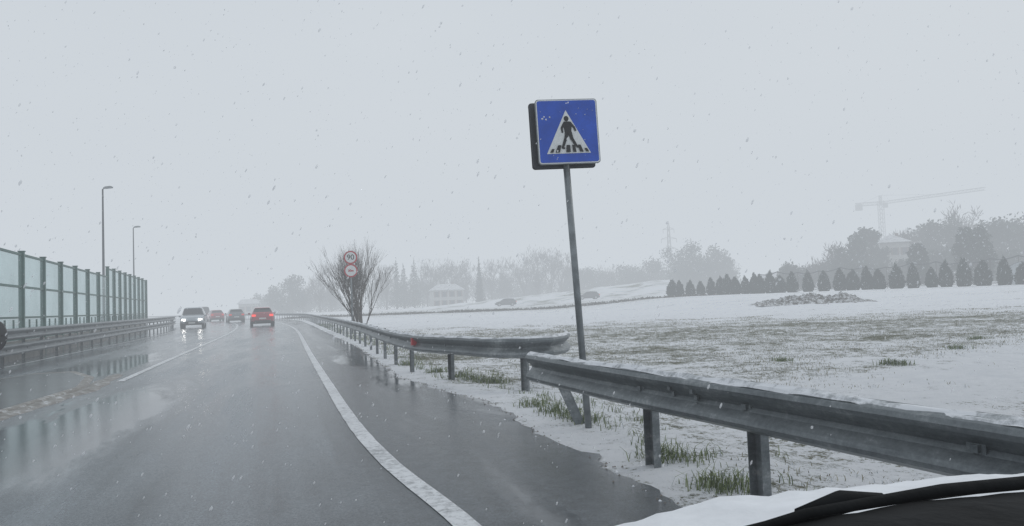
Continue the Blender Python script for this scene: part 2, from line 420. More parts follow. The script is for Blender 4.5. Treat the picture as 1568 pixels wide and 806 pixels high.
st.obj('steel_frame',M_green,nb); gl.obj('glass_panels',M_glass,nb); ba.obj('concrete_base',M_conc,nb)

# ---------------- lamp posts ----------------
def lamp(x,y,h,r=1):
    e=empty('street_lamp',(x,y,0)); mb=MB()
    mb.tube([(0,0,-.2),(0,0,.9),(0,0,1.0),(0,0,h*.6),(0,0,h-.06),(.10,-.05,h)],[.12*r,.12*r,.08*r,.065*r,.045*r,.04*r],10)
    mb.tube([(.06,-.03,h-.02),(.3,-.1,h+.01)],.035,8)
    mb.obj('pole',M_pole,e,True)
    mb=MB(); Mx=Matrix.Rotation(R(-20),3,'Z')
    mb.box((.42,-.15,h+.01),(.55,.22,.09),0,0,Mx); mb.box((.42,-.15,h+.07),(.42,.16,.04),0,0,Mx); mb.obj('lamp_head',M_grey,e)
lamp(-24.9,45,9.1); lamp(-33.3,65,9.0,.9)

# ---------------- pedestrian crossing sign ----------------
ps=empty('pedestrian_crossing_sign',(.70,7.45,0),rot=(0,R(-2.4),0))
mb=MB(); mb.tube([(0,0,-.3),(0,0,3.2)],.034,14); mb.obj('post',M_grey,ps,True)
hd=empty('sign_head',(0.03,0,2.98),rot=(R(0),R(.8),R(9))); hd.parent=ps; hd.scale=(1.03,1,1.05)
def rrect(hw,hh,r,n=6):
    P=[]
    for cx,cz,a0 in((hw-r,hh-r,0),(-hw+r,hh-r,90),(-hw+r,-hh+r,180),(hw-r,-hh+r,270)):
        for i in range(n+1):
            a=R(a0+90*i/n); P.append((cx+r*math.cos(a),cz+r*math.sin(a)))
    return P
def plate(name,poly,y,th,mat,par):
    n=len(poly); v=[(x,y,z) for x,z in poly]+[(x,y+th,z) for x,z in poly]
    f=[tuple(range(n)),tuple(range(n,2*n))[::-1]]+[(i,(i+1)%n,n+(i+1)%n,n+i) for i in range(n)]
    return mesh(name,v,f,mat,par)
hw=.31
plate('front_panel_edge',rrect(hw,.315,.03),-.062,.025,M_grey,hd)
plate('white_border',rrect(hw-.006,.309,.028),-.065,.003,M_white,hd)
plate('blue_field',rrect(hw-.016,.299,.022),-.068,.003,M_blue,hd)
plate('rear_panel',[(x-.03,z-.01) for x,z in rrect(hw+.005,.32,.03)],.045,.03,M_darkbk,hd)
plate('rear_panel_rim',[(x-.03,z-.01) for x,z in rrect(hw+.012,.327,.03)],.075,.012,M_black,hd)
mb=MB()
for z in(-.17,.17): 
    mb.box((0,0,z),(.56,.07,.035)); mb.box((0,.0,z),(.10,.13,.05))
for x_ in(-.27,.27): mb.box((x_,.0,0),(.02,.10,.5))
mb.obj('brackets',M_darkbk,hd)
tri=[(-.012,.205),(-.225,-.215),(.215,-.215)]
plate('white_triangle',tri,-.071,.003,M_white,hd)
def seg(a,b,w0,w1):
    a=Vector(a);b=Vector(b);t=(b-a).normalized();n=Vector((-t.y,t.x))
    return [tuple(a+n*w0/2),tuple(a-n*w0/2),tuple(b-n*w1/2),tuple(b+n*w1/2)]
fig=MB(); lay=[0]
def fp_(poly):
    y=-.074-.0006*lay[0]; lay[0]+=1
    n=len(poly); fig.add([(x,y,z) for x,z in poly]+[(x,y+.0005,z) for x,z in poly],[tuple(range(n)),tuple(range(n,2*n))[::-1]]+[(i,(i+1)%n,n+(i+1)%n,n+i) for i in range(n)])
fp_([(-.012+.024*math.cos(i*math.pi/8),.122+.026*math.sin(i*math.pi/8)) for i in range(16)])
fp_([(-.038,.094),(.024,.094),(.038,.05),(.030,-.02),(-.034,-.02),(-.044,.04)])
fp_(seg((-.03,.084),(-.064,.03),.026,.022)); fp_(seg((-.064,.036),(-.057,-.015),.022,.018))
fp_(seg((.02,.084),(.060,.035),.026,.022)); fp_(seg((.058,.04),(.074,.0),.022,.018))
fp_(seg((-.012,-.01),(-.032,-.085),.042,.030)); fp_(seg((-.032,-.075),(-.068,-.165),.030,.022)); fp_(seg((-.07,-.158),(-.044,-.168),.018,.016))
fp_(seg((.012,-.01),(.034,-.085),.042,.030)); fp_(seg((.032,-.075),(.075,-.15),.030,.022)); fp_(seg((.072,-.152),(.102,-.156),.018,.016))
for x0,x1 in((-.195,-.165),(-.14,-.098),(-.035,.01),(.035,.068),(.105,.14),(.165,.195)):
    k=.80
    zt=-.135 if abs((x0+x1)/2)<.16 else -.17
    kk=1-(1-k)*((-.205-zt)/-.07)
    fp_([(x0,-.205),(x1,-.205),(x1*kk,zt),(x0*kk,zt)])
fig.obj('pedestrian_pictogram',M_black,hd)
mb=MB()
for i in range(22):
    x=random.uniform(-.27,.27); z=random.choice([random.uniform(-.27,.27),random.uniform(.15,.2),random.uniform(-.27,-.23)]); r=random.uniform(.002,.006)
    if i<5: x=random.uniform(-.26,-.17); z=.13+random.uniform(-.02,.02); r=.009
    mb.tube([(x,-.0675,z),(x,-.074,z)],[r,r*.5],7)
mb.obj('snow_flecks',M_snow,hd)

# ---------------- speed limit sign ----------------
def text(name,body,size,loc,par,mat,off=.006):
    cu=bpy.data.curves.new(name,'FONT'); cu.body=body; cu.size=size; cu.align_x='CENTER'; cu.align_y='CENTER'; cu.extrude=.002; cu.offset=off
    cu.materials.append(mat); o=bpy.data.objects.new(name,cu); link(o,par); o.location=loc; o.rotation_euler=(R(90),0,0); return o
sl=empty('speed_limit_sign',(-7.42,34,0),R(8))
mb=MB(); mb.tube([(0,0,-.2),(0,0,3.8)],.035,10); mb.obj('post',M_grey,sl,True)
def disc(name,z,r,y,th,mat): 
    mb=MB(); mb.tube([(0,y,z),(0,y-th,z)],r,36); return mb.obj(name,mat,sl)
for z in(3.55,2.94):
    disc('plate',z,.31,-.04,.02,M_grey); disc('red_ring',z,.305,-.062,.004,M_redr); disc('white_face',z,.245,-.068,.004,M_white)
text('speed_number','90',.34,(0,-.076,3.55),sl,M_black,.002)
text('small_legend','30m',.14,(0,-.076,2.94),sl,M_redr)

# ---------------- vegetation ----------------
def leafquads(n,clumps,size,asp=1.0,up=False,shell=.5):
    Cc=np.array(clumps); w=(Cc[:,3]*Cc[:,4]*Cc[:,5])**(2/3); idx=rng.choice(len(Cc),n,p=w/w.sum()); c=Cc[idx]
    dv=rng.normal(size=(n,3)); dv/=np.linalg.norm(dv,axis=1)[:,None]
    r=rng.uniform(shell,1.05,n)[:,None]; P=c[:,:3]+dv*r*c[:,3:]
    a=rng.normal(size=(n,3)); 
    if up: a=a*.35+dv*.5+np.array([0,0,.7])
    a/=np.linalg.norm(a,axis=1)[:,None]; b=np.cross(a,rng.normal(size=(n,3))); b/=np.linalg.norm(b,axis=1)[:,None]
    s=(size*rng.uniform(.6,1.4,n))[:,None]
    A=a*s*asp; B=b*s
    return np.stack([P-A-B*.4,P-A*.2+B*.7,P+A,P+A*.1-B*.8],axis=1)
def branches(mb,p,d,L,r,depth,spread=.5,up=.1,rk=.62):
    q=p+d*L; m_=p.lerp(q,.5)+Vector((random.uniform(-1,1),random.uniform(-1,1),0))*L*.05
    mb.tube([p,m_,q],[r,r*.82,r*.62],5 if depth>1 else 3,cap=False)
    if depth==0: return
    for k in range(random.choice([2,3,3]) if depth>1 else 3):
        nd=(d+Vector((random.uniform(-1,1),random.uniform(-1,1),random.uniform(-.4,.8)))*spread+Vector((0,0,up))).normalized()
        s=p.lerp(q,random.uniform(.5,1)); branches(mb,s,nd,L*random.uniform(.66,.9),r*rk,depth-1,spread,up,rk)
bs=empty('bare_tree',(-7.85,38.3,0)); mb=MB()
for k in range(15):
    a=random.uniform(0,6.28); t=random.uniform(.05,.50)
    d_=Vector((math.cos(a)*t,math.sin(a)*t,1)).normalized()
    branches(mb,Vector((math.cos(a)*.12,math.sin(a)*.12,-.1)),d_,random.uniform(1.25,1.7),.036,5,.36,.12,.60)
mb.obj('branches',M_bark,bs)

def cypress_mesh(seed):
    cl=[]
    for i in range(17):
        f=i/16; z=.10+i*.172; r=.78*min(1,.78+f*1.2)*(1-max(0,f-.15)**2.1*.98/.71)**.9 if f<.98 else .08
        cl.append((random.uniform(-.06,.06),random.uniform(-.06,.06),z,max(.08,r),max(.08,r),.20))
    q=leafquads(2400,cl,.085,1.9,up=True,shell=.70)
    return quads('foliage',q,M_cyp)
cy=[cypress_mesh(i) for i in range(3)]
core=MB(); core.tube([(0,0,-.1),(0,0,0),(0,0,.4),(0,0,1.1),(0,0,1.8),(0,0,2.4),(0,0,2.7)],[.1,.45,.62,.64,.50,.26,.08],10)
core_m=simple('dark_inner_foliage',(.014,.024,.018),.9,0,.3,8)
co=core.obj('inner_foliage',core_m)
tr_=MB(); tr_.tube([(0,0,-.2),(0,0,.5)],[.07,.05],6); tro=tr_.obj('trunk',M_bark)
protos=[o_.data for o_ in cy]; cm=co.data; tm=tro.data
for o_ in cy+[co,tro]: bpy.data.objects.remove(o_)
def at_px(u,d): return (u-784)/1132*d
hp=[]
for i,u_ in enumerate([1028,1040,1054,1070,1087,1100,1112,1125,1137,1151,1163]): 
    dd=100-i*.7; hp.append((at_px(u_,dd),dd,.80))
us=[1175,1192,1211,1235,1257,1280,1301,1323,1347,1371,1395,1420,1448,1478,1505,1535,1562,1590]
for i,u_ in enumerate(us):
    dd=91-i*1.15; hp.append((at_px(u_,dd),dd,.80+.006*i))
for i,(x,y,s_) in enumerate(hp):
    s1=s_*random.uniform(.84,1.16)
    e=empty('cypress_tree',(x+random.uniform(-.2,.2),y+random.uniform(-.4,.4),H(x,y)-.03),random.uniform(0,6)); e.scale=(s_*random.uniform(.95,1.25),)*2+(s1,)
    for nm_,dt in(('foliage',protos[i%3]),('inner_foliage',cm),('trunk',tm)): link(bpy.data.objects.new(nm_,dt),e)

def tree_parts(x,y,z,h,w,kind,leaf,br,nl=1.0):
    base=Vector((x,y,z-.3)); tk=br
    if kind=='bare':
        d_=Vector((random.uniform(-.05,.05),random.uniform(-.05,.05),1)).normalized()
        tk.tube([base,base+d_*h*.35],[h*.018,h*.013],6,cap=False)
        for k in range(6):
            a=random.uniform(0,6.28); dd=Vector((math.cos(a)*.45,math.sin(a)*.45,1)).normalized()
            branches(tk,base+d_*h*random.uniform(.18,.35),dd,h*.25,h*.009,2,.5,.15)
        cl=[]
        for k in range(16):
            a=random.uniform(0,6.28); r=random.uniform(0,.38)*w; zz=z+h*random.uniform(.25,.84); 
            rr=w*random.uniform(.14,.26); cl.append((x+math.cos(a)*r,y+math.sin(a)*r,zz,rr,rr,rr*1.25))
        leaf.append((leafquads(int(1300*nl),cl,.085,7,up=True,shell=.05),'t'))
    else:
        br.tube([base,base+Vector((0,0,h*.5))],[h*.02,h*.012],6,cap=False)
        for k in range(4):
            a=random.uniform(0,6.28); br.tube([base+Vector((0,0,h*.3)),base+Vector((math.cos(a)*w*.3,math.sin(a)*w*.3,h*.6))],[h*.01,h*.004],4,cap=False)
        cl=[]
        if kind=='conifer':
            for k in range(9):
                f=k/8; cl.append((x+random.uniform(-.1,.1),y,z+h*(.12+.8*f),w*.5*(1-f*.9),w*.5*(1-f*.9),h*.09))
        elif kind=='oval':
            for k in range(26):
                a=random.uniform(0,6.28); f=random.random(); r=w*.34*math.sin(math.pi*(.12+.80*f))**.6; rr=w*random.uniform(.13,.19)
                cl.append((x+math.cos(a)*r,y+math.sin(a)*r,z+h*(.10+.80*f),rr,rr,rr))
        else:
            for k in range(17):
                a=random.uniform(0,6.28); f=random.random(); zz=z+h*(.16+.70*f); r=w*.33*math.sqrt(random.random())*(1.2-f*.5)
                rr=w*random.uniform(.14,.25); cl.append((x+math.cos(a)*r,y+math.sin(a)*r,zz,rr,rr,rr*.95))
        leaf.append((leafquads(int(2200*nl),cl,.24 if kind=='round' else .16,1.2,shell=.3),'e'))
def treemass(name,specs):
    e=empty(name); leaf=[];br=MB()
    for (x,y,h,w,kind) in specs: tree_parts(x,y,H(x,y),h,w,kind,leaf,br)
    br.obj('trunks_and_limbs',M_bark,e)
    for k,mt in(('t',M_twig),('e',M_ever)):
        q=[a for a,b_ in leaf if b_==k]
        if q: quads('twigs' if k=='t' else 'foliage',np.concatenate(q),mt,e)
sp=[]
for u_,d_,h_,w_,k_ in [(425,205,8,9,'round'),(446,200,10.5,10,'round'),(462,205,8,8,'bare'),(488,195,13,8,'bare'),(505,205,11,8,'bare'),
    (590,205,14,10,'bare'),(606,202,14,5,'conifer'),(617,206,13,5,'conifer'),(633,203,14,6,'conifer'),(652,212,14,10,'bare'),(672,216,16,11,'bare'),(692,218,15,11,'bare'),(712,215,13,10,'bare'),(733,190,13,3,'conifer'),
    (752,220,14,11,'bare'),(775,222,14,11,'bare'),(800,220,15,12,'bare'),(822,216,17,12,'bare'),(842,218,17,12,'bare'),(858,218,15,10,'bare'),(880,230,9,12,'round'),(905,232,9,12,'round'),(930,232,9,12,'bare'),
    (955,228,10,12,'round'),(980,225,10,13,'round'),(1005,222,12,12,'round'),(1035,205,13.5,11,'round'),(1055,200,15,11,'round'),(1078,203,13,12,'round'),(1098,205,13.5,10,'round'),(1112,208,10.5,8,'round')]:
    sp.append((at_px(u_,d_),d_,h_,w_,k_))
for u_ in range(575,1115,22): sp.append((at_px(u_+random.uniform(-8,8),240),240,random.uniform(7,10),13,random.choice(['bare','round','round'])))
for u_ in range(410,520,22): sp.append((at_px(u_+random.uniform(-8,8),225),225,random.uniform(4,6),11,'round'))
treemass('distant_treeline',sp)
sp=[]
for u_,d_,h_,w_,k_ in [(1215,165,5,8,'round'),(1240,168,5,9,'bare'),(1262,168,5,9,'round'),(1285,165,9,10,'bare'),(1300,160,9,8,'round'),(1318,160,10.5,7,'round'),(1332,165,12,7,'round'),(1345,165,8,7,'round'),(1388,172,10,9,'bare'),(1410,175,13,10,'round'),
    (1432,168,12,9,'round'),(1450,165,12.5,10,'round'),(1468,172,15,11,'bare'),(1515,165,12,10,'round'),(1535,158,12,10,'round'),(1552,160,11.5,10,'round'),(1575,160,12,12,'round'),(1600,160,13,12,'round'),(1350,190,8,16,'bare'),(1470,190,11,16,'bare'),(1385,156,4.5,7,'round'),(1445,152,6,8,'round'),(1420,154,5,8,'round'),(1540,150,6,8,'round'),(1515,150,5,8,'round'),(1310,156,5,8,'round'),(1335,158,4,8,'round')]:
    sp.append((at_px(u_,d_-28),d_-28,h_*.96,w_*.86,k_))
treemass('hillside_trees',sp)
def single(name,x,y,h,w,kind):
    leaf=[];br=MB(); e=empty(name,(x,y,0))
    for k in range(3): tree_parts(random.uniform(-.2,.2),0,H(x,y),h*random.uniform(.95,1),w*.97,kind,leaf,br if k==0 else MB(),2)
    br.obj('trunk_and_limbs',M_bark,e)
    quads('foliage',np.concatenate([a for a,_ in leaf]),M_cyp,e)
single('evergreen_tree',at_px(1491,104),104,8.5,5.7,'oval')
single('evergreen_tree',at_px(1403,106),106,6.8,3.0,'oval')

# grass
def blades(name,spots,mat,per,h,sp_,wd=.0045):
    n=len(spots)*per; S_=np.repeat(np.array(spots),per,axis=0)
    P=S_.copy(); P[:,:2]+=rng.normal(size=(n,2))*sp_
    P[:,2]=np.array([H(x,y) for x,y in P[:,:2]])
    P[:,2]-=.01
    a=rng.uniform(0,2*math.pi,n); L=h*rng.uniform(.3,1.3,n); ln=rng.uniform(.2,1.1,n)*L
    w=np.stack([np.cos(a+1.57),np.sin(a+1.57),0*a],1)*wd*(1+P[:,1:2]*.04)
    dirv=np.stack([np.cos(a),np.sin(a),0*a],1)
    mid=P+dirv*(ln*.3)[:,None]+np.array([0,0,1])*(L*.6)[:,None]; tip=P+dirv*ln[:,None]+np.array([0,0,1])*(L*.85)[:,None]
    V=np.stack([P-w,P+w,mid+w*.8,mid-w*.8],1); V2=np.stack([mid-w*.8,mid+w*.8,tip+w*.2,tip-w*.2],1)
    return np.concatenate([V,V2])
tufts=[(-.55,12.2),(-.3,12.0),(-.75,12.5),(-.95,12.9),(-1.5,13.9),(-2.3,16),(.2,9.1),(.4,8.6),(.55,8.2),(.7,7.9),(1.12,6.0),(1.22,5.9),(1.30,5.05),(1.38,4.95),(6.6,13.2),(6.75,13.1),(11.5,18.5),(15,21),(9.2,15.5),(5.2,14.5)]
B1=blades('g',[(x,y,0) for x,y in tufts],M_grass,150,.11,.10,.0038)
sp=[]
for i in range(340):
    y=random.uniform(4,60); x=interp(ASPH,y)+.50+abs(random.gauss(0,.6)); sp.append((x,y,0))
B2=blades('g',sp,M_grass,11,.09,.07,.0035)
quads('verge_grass',np.concatenate([B1,B2]),M_grass)
sp=[]
while len(sp)<9000:
    y=4+34*random.random()**.75; x=interp(ASPH,y)+.8+random.random()*(6+y*.95)
    q=Vector((x-4.5,y-9.3,0)); 
    if q.dot(pd)>-1 and abs(q.x*pd.y-q.y*pd.x)<1.4 and random.random()<.9: continue
    if noise.noise(Vector((x*.5,y*.5,2)))+ (.28 if 15<y<33 else .0)>0: sp.append((x,y,0))
quads('field_grass',blades('g',sp,M_dry,8,.048,.17,.0034),M_dry)

# ---------------- mound of rubble ----------------
m,nt,b=nmat('snowy_rubble'); g=nt.nodes.new('ShaderNodeNewGeometry').outputs['Position']
nt.links.new(ramp(nt,noise_n(nt,g,3.0,7,.8),[(.44,(.09,.08,.07)),(.58,(.66,.68,.70))]),b.inputs['Base Color']); b.inputs['Roughness'].default_value=.9
V=[];F=[];n1,n2=150,50
for j in range(n2):
    for i in range(n1):
        x=(i/(n1-1)-.5)*8.6; y=(j/(n2-1)-.5)*4; f=max(0,1-(abs(x)/4.3)**2.2)*max(0,1-(abs(y)/2)**2)
        z=f*(.55+.5*noise.noise(Vector((x*.6,y*.6,4))))+f**.5*.22*noise.noise(Vector((x*2.2,y*2.2,1)))+f**.5*.26*noise.noise(Vector((x*5.5,y*5.5,1)))-.06
        V.append((x,y,z))
for j in range(n2-1):
    for i in range(n1-1): F.append((j*n1+i,j*n1+i+1,(j+1)*n1+i+1,(j+1)*n1+i))
mesh('rubble_mound',V,F,m,None,False,loc=(21.2,53,H(21.2,53)))

# ---------------- embankment ramp ----------------
m,nt,b=nmat('embankment_snow'); g=nt.nodes.new('ShaderNodeNewGeometry').outputs['Position']
gg=mapping(nt,g,(.10,.5,.9)); nt.links.new(ramp(nt,noise_n(nt,gg,1,7,.7),[(.36,(.17,.18,.14)),(.52,(.72,.74,.77))]),b.inputs['Base Color']); b.inputs['Roughness'].default_value=.9
V=[];F=[]; K=60
for i in range(K):
    t=i/(K-1); x=-30+64*t; yb=160-12*t; h=4.5*t**1.2
    h*=1-sst(.965,1.0,t)*.9
    dd=3+h*2.2
    for o_,z in((-dd,-.3),(-1.5-0,h*1.0),(6,h*1.02),(8+h*2,-.3)):
        jx=.25*noise.noise(Vector((x*.3,o_,0)))
        V.append((x,yb+o_,z+(jx if z>0 else 0)))
    if i:
        for q in range(3): F.append((4*i-4+q,4*i+q,4*i+1+q,4*i-3+q))
F.append((4*K-4,4*K-3,4*K-2,4*K-1))
mesh('road_embankment',V,F,m,None,True)
cl=[]
for i in range(150):
    x=random.uniform(-30,24); y=96+random.uniform(-3,3)-x*.10; r=random.uniform(.3,.8); cl.append((x,y,H(x,y)+.05,r*3.4,r*.8,r*.26))
quads('field_boundary_scrub',leafquads(9000,cl,.08,2.2,up=True,shell=.1),M_twig)

# ---------------- houses ----------------
M_wall=simple('pale_plaster',(.42,.41,.39),.8,0,.08,2); M_roof=simple('snowy_roof_tiles',(.50,.51,.53),.8,0,.3,2); M_win=simple('window_glass',(.05,.06,.07),.2,0,.1,3); M_tile=simple('tile_edge',(.18,.12,.10),.8,0,.2,3)
def house(name,x,y,w,d_,h,rh,rz,floors=2,cols=3,hip=.35):
    z=H(x,y); e=empty(name,(x,y,z),rz); mb=MB()
    mb.box((0,0,h/2-.2),(w,d_,h+.4)); mb.obj('walls',M_wall,e)
    o_=.5; a=w/2+o_; b_=d_/2+o_; r=w/2*(1-hip*2)
    v=[(-a,-b_,h+.02),(a,-b_,h+.02),(a,b_,h+.02),(-a,b_,h+.02),(-r,0,h+rh),(r,0,h+rh)]
    mesh('roof',v,[(0,1,5,4),(1,2,5),(2,3,4,5),(3,0,4),(0,3,2,1)],M_roof,e)
    mb=MB(); mb.box((w*.22,.4,h+rh*.8),(.5,.5,1.3)); mb.obj('chimney',M_tile,e)
    mb=MB(); fr=MB()
    for f in range(floors):
        for c in range(cols):
            cx=-w/2+w*(c+.5)/cols; cz=h*(f+.55)/floors
            mb.box((cx,-d_/2-.02,cz),(.8,.05,1.3)); fr.box((cx-.55,-d_/2-.03,cz),(.28,.05,1.4)); fr.box((cx+.55,-d_/2-.03,cz),(.28,.05,1.4))
    mb.obj('windows',M_win,e); fr.obj('shutters',M_tile,e)
house('hillside_house',at_px(1366,143),143,5.0,5.5,7.6,1.6,R(-15),2,3,.42)
house('farmhouse',at_px(682,186),186,7.5,7,4.4,1.6,R(12),2,4,.2)
house('farm_shed',at_px(380,200),200,5,5,3.0,1.3,R(15),1,3,.1)
house('low_building',at_px(1200,150),150,8,6,2.6,1.2,R(-5),1,4,.1)
e=empty('greenhouse',(52.5,76,H(52,76)),R(-35)); V=[];F=[]
for j in range(2):
    for i in range(13): a=math.pi*i/12; V.append((1.8*math.cos(a),j*9,2.3*math.sin(a)**.8))
for i in range(12): F.append((i,i+1,14+i,13+i))
F+= [tuple(range(13)),tuple(range(13,26))[::-1]]
mesh('plastic_cover',V,F,simple('milky_plastic',(.60,.64,.66),.4,0,.08,1),e,True)
mb=MB()
for j in range(7): mb.tube([(1.83*math.cos(math.pi*i/12),j*1.5,2.33*math.sin(math.pi*i/12)**.8) for i in range(13)],.03,4)
mb.obj('hoops',M_grey,e)

e=empty('orchard_net_fence'); mb=MB(); nt_=MB()
P0=Vector((33.5,101,0)); P1=Vector((58,80,0)); top=[]
for i in range(13):
    p_=P0.lerp(P1,i/12); z=H(p_.x,p_.y); zt=3.55+.18*math.sin(i*1.9)+i*.035; mb.tube([(p_.x,p_.y,z-.2),(p_.x,p_.y,zt)],.035,6); top.append(Vector((p_.x,p_.y,zt)))
for i in range(12):
    a,b2=top[i],top[i+1]; L=[]
    for k in range(6): q=a.lerp(b2,k/5); q.z-=.25*math.sin(math.pi*k/5); L.append(q)
    nt_.tube(L,.06,5)
    L2=[q-Vector((0,0,.8)) for q in L]; nt_.tube(L2,.012,4)
mb.obj('poles',M_bark,e); nt_.obj('rolled_net_and_wires',M_darkbk,e)

# ---------------- crane / pylon ----------------
def lattice(mb,p0,p1,w,n,r):
    p0=Vector(p0);p1=Vector(p1);t=(p1-p0).normalized(); u_=t.cross(Vector((0,0,1)))
    if u_.length<.1: u_=Vector((1,0,0))
    u_.normalize(); v_=t.cross(u_)
    cs=[u_*a+v_*b_ for a,b_ in((-1,-1),(1,-1),(1,1),(-1,1))]
    for c in cs: mb.tube([p0+c*w/2,p1+c*w/2],r,4)
    for i in range(n):
        a=p0.lerp(p1,i/n); b_=p0.lerp(p1,(i+1)/n)
        for k in range(4):
            mb.tube([a+cs[k]*w/2,b_+cs[(k+1)%4]*w/2],r*.6,3,cap=False); mb.tube([a+cs[k]*w/2,a+cs[(k+1)%4]*w/2],r*.6,3,cap=False)
M_cr=simple('crane_paint',(.13,.13,.12),.6,0,.1,2)
e=empty('tower_crane'); mb=MB(); bx,by=151,300; zt=35
lattice(mb,(bx,by,0),(bx,by,zt+1),1.7,20,.13)
jd=Vector((20,-33,0)).normalized()
lattice(mb,Vector((bx,by,zt)),Vector((bx,by,zt))+jd*40,1.0,26,.08)
lattice(mb,Vector((bx,by,zt)),Vector((bx,by,zt))-jd*1+Vector((-8.5,2,0)),1.2,6,.10)
mb.box((bx-8,by+2,zt-1.2),(2.4,1.4,2.6)); mb.box((bx+1.4,by-1,zt-1),(1.4,1.4,2))
mb.tube([(bx,by,zt+3.2),Vector((bx,by,zt))+jd*26],.05,3); mb.tube([(bx,by,zt+3.2),(bx-8,by+2,zt)],.05,3); lattice(mb,(bx,by,zt),(bx,by,zt+3.2),.8,3,.1)
mb.obj('lattice_structure',M_cr,e)
e=empty('electricity_pylon'); mb=MB(); bx,by=at_px(1026,270),270
for sx in(-1,1):
    for sy in(-1,1): mb.tube([(bx+sx*2.0,by+sy*2.0,0),(bx+sx*.6,by+sy*.6,17),(bx+sx*.3,by+sy*.3,26),(bx,by,28)],.11,4)
w_=lambda z:2.0-(1.4*z/17) if z<17 else .6-.03*(z-17)
for i in range(12):
    z0=i*2.15; z1=z0+2.15
    for sy in(-1,1): 
        mb.tube([(bx-w_(z0),by+sy*w_(z0),z0),(bx+w_(z1),by+sy*w_(z1),z1)],.06,3); mb.tube([(bx+w_(z0),by+sy*w_(z0),z0),(bx-w_(z1),by+sy*w_(z1),z1)],.06,3)
for z,l in((18,2.3),(21.5,2.8),(25,2.0)):
    mb.tube([(bx-l,by,z),(bx,by,z+.9),(bx+l,by,z)],.08,4); mb.tube([(bx-l,by,z),(bx+l,by,z)],.07,4)
    for s_ in(-1,1): mb.tube([(bx+s_*l,by,z),(bx+s_*l,by,z-1.4)],.08,4)
mb.obj('lattice_structure',M_cr,e)

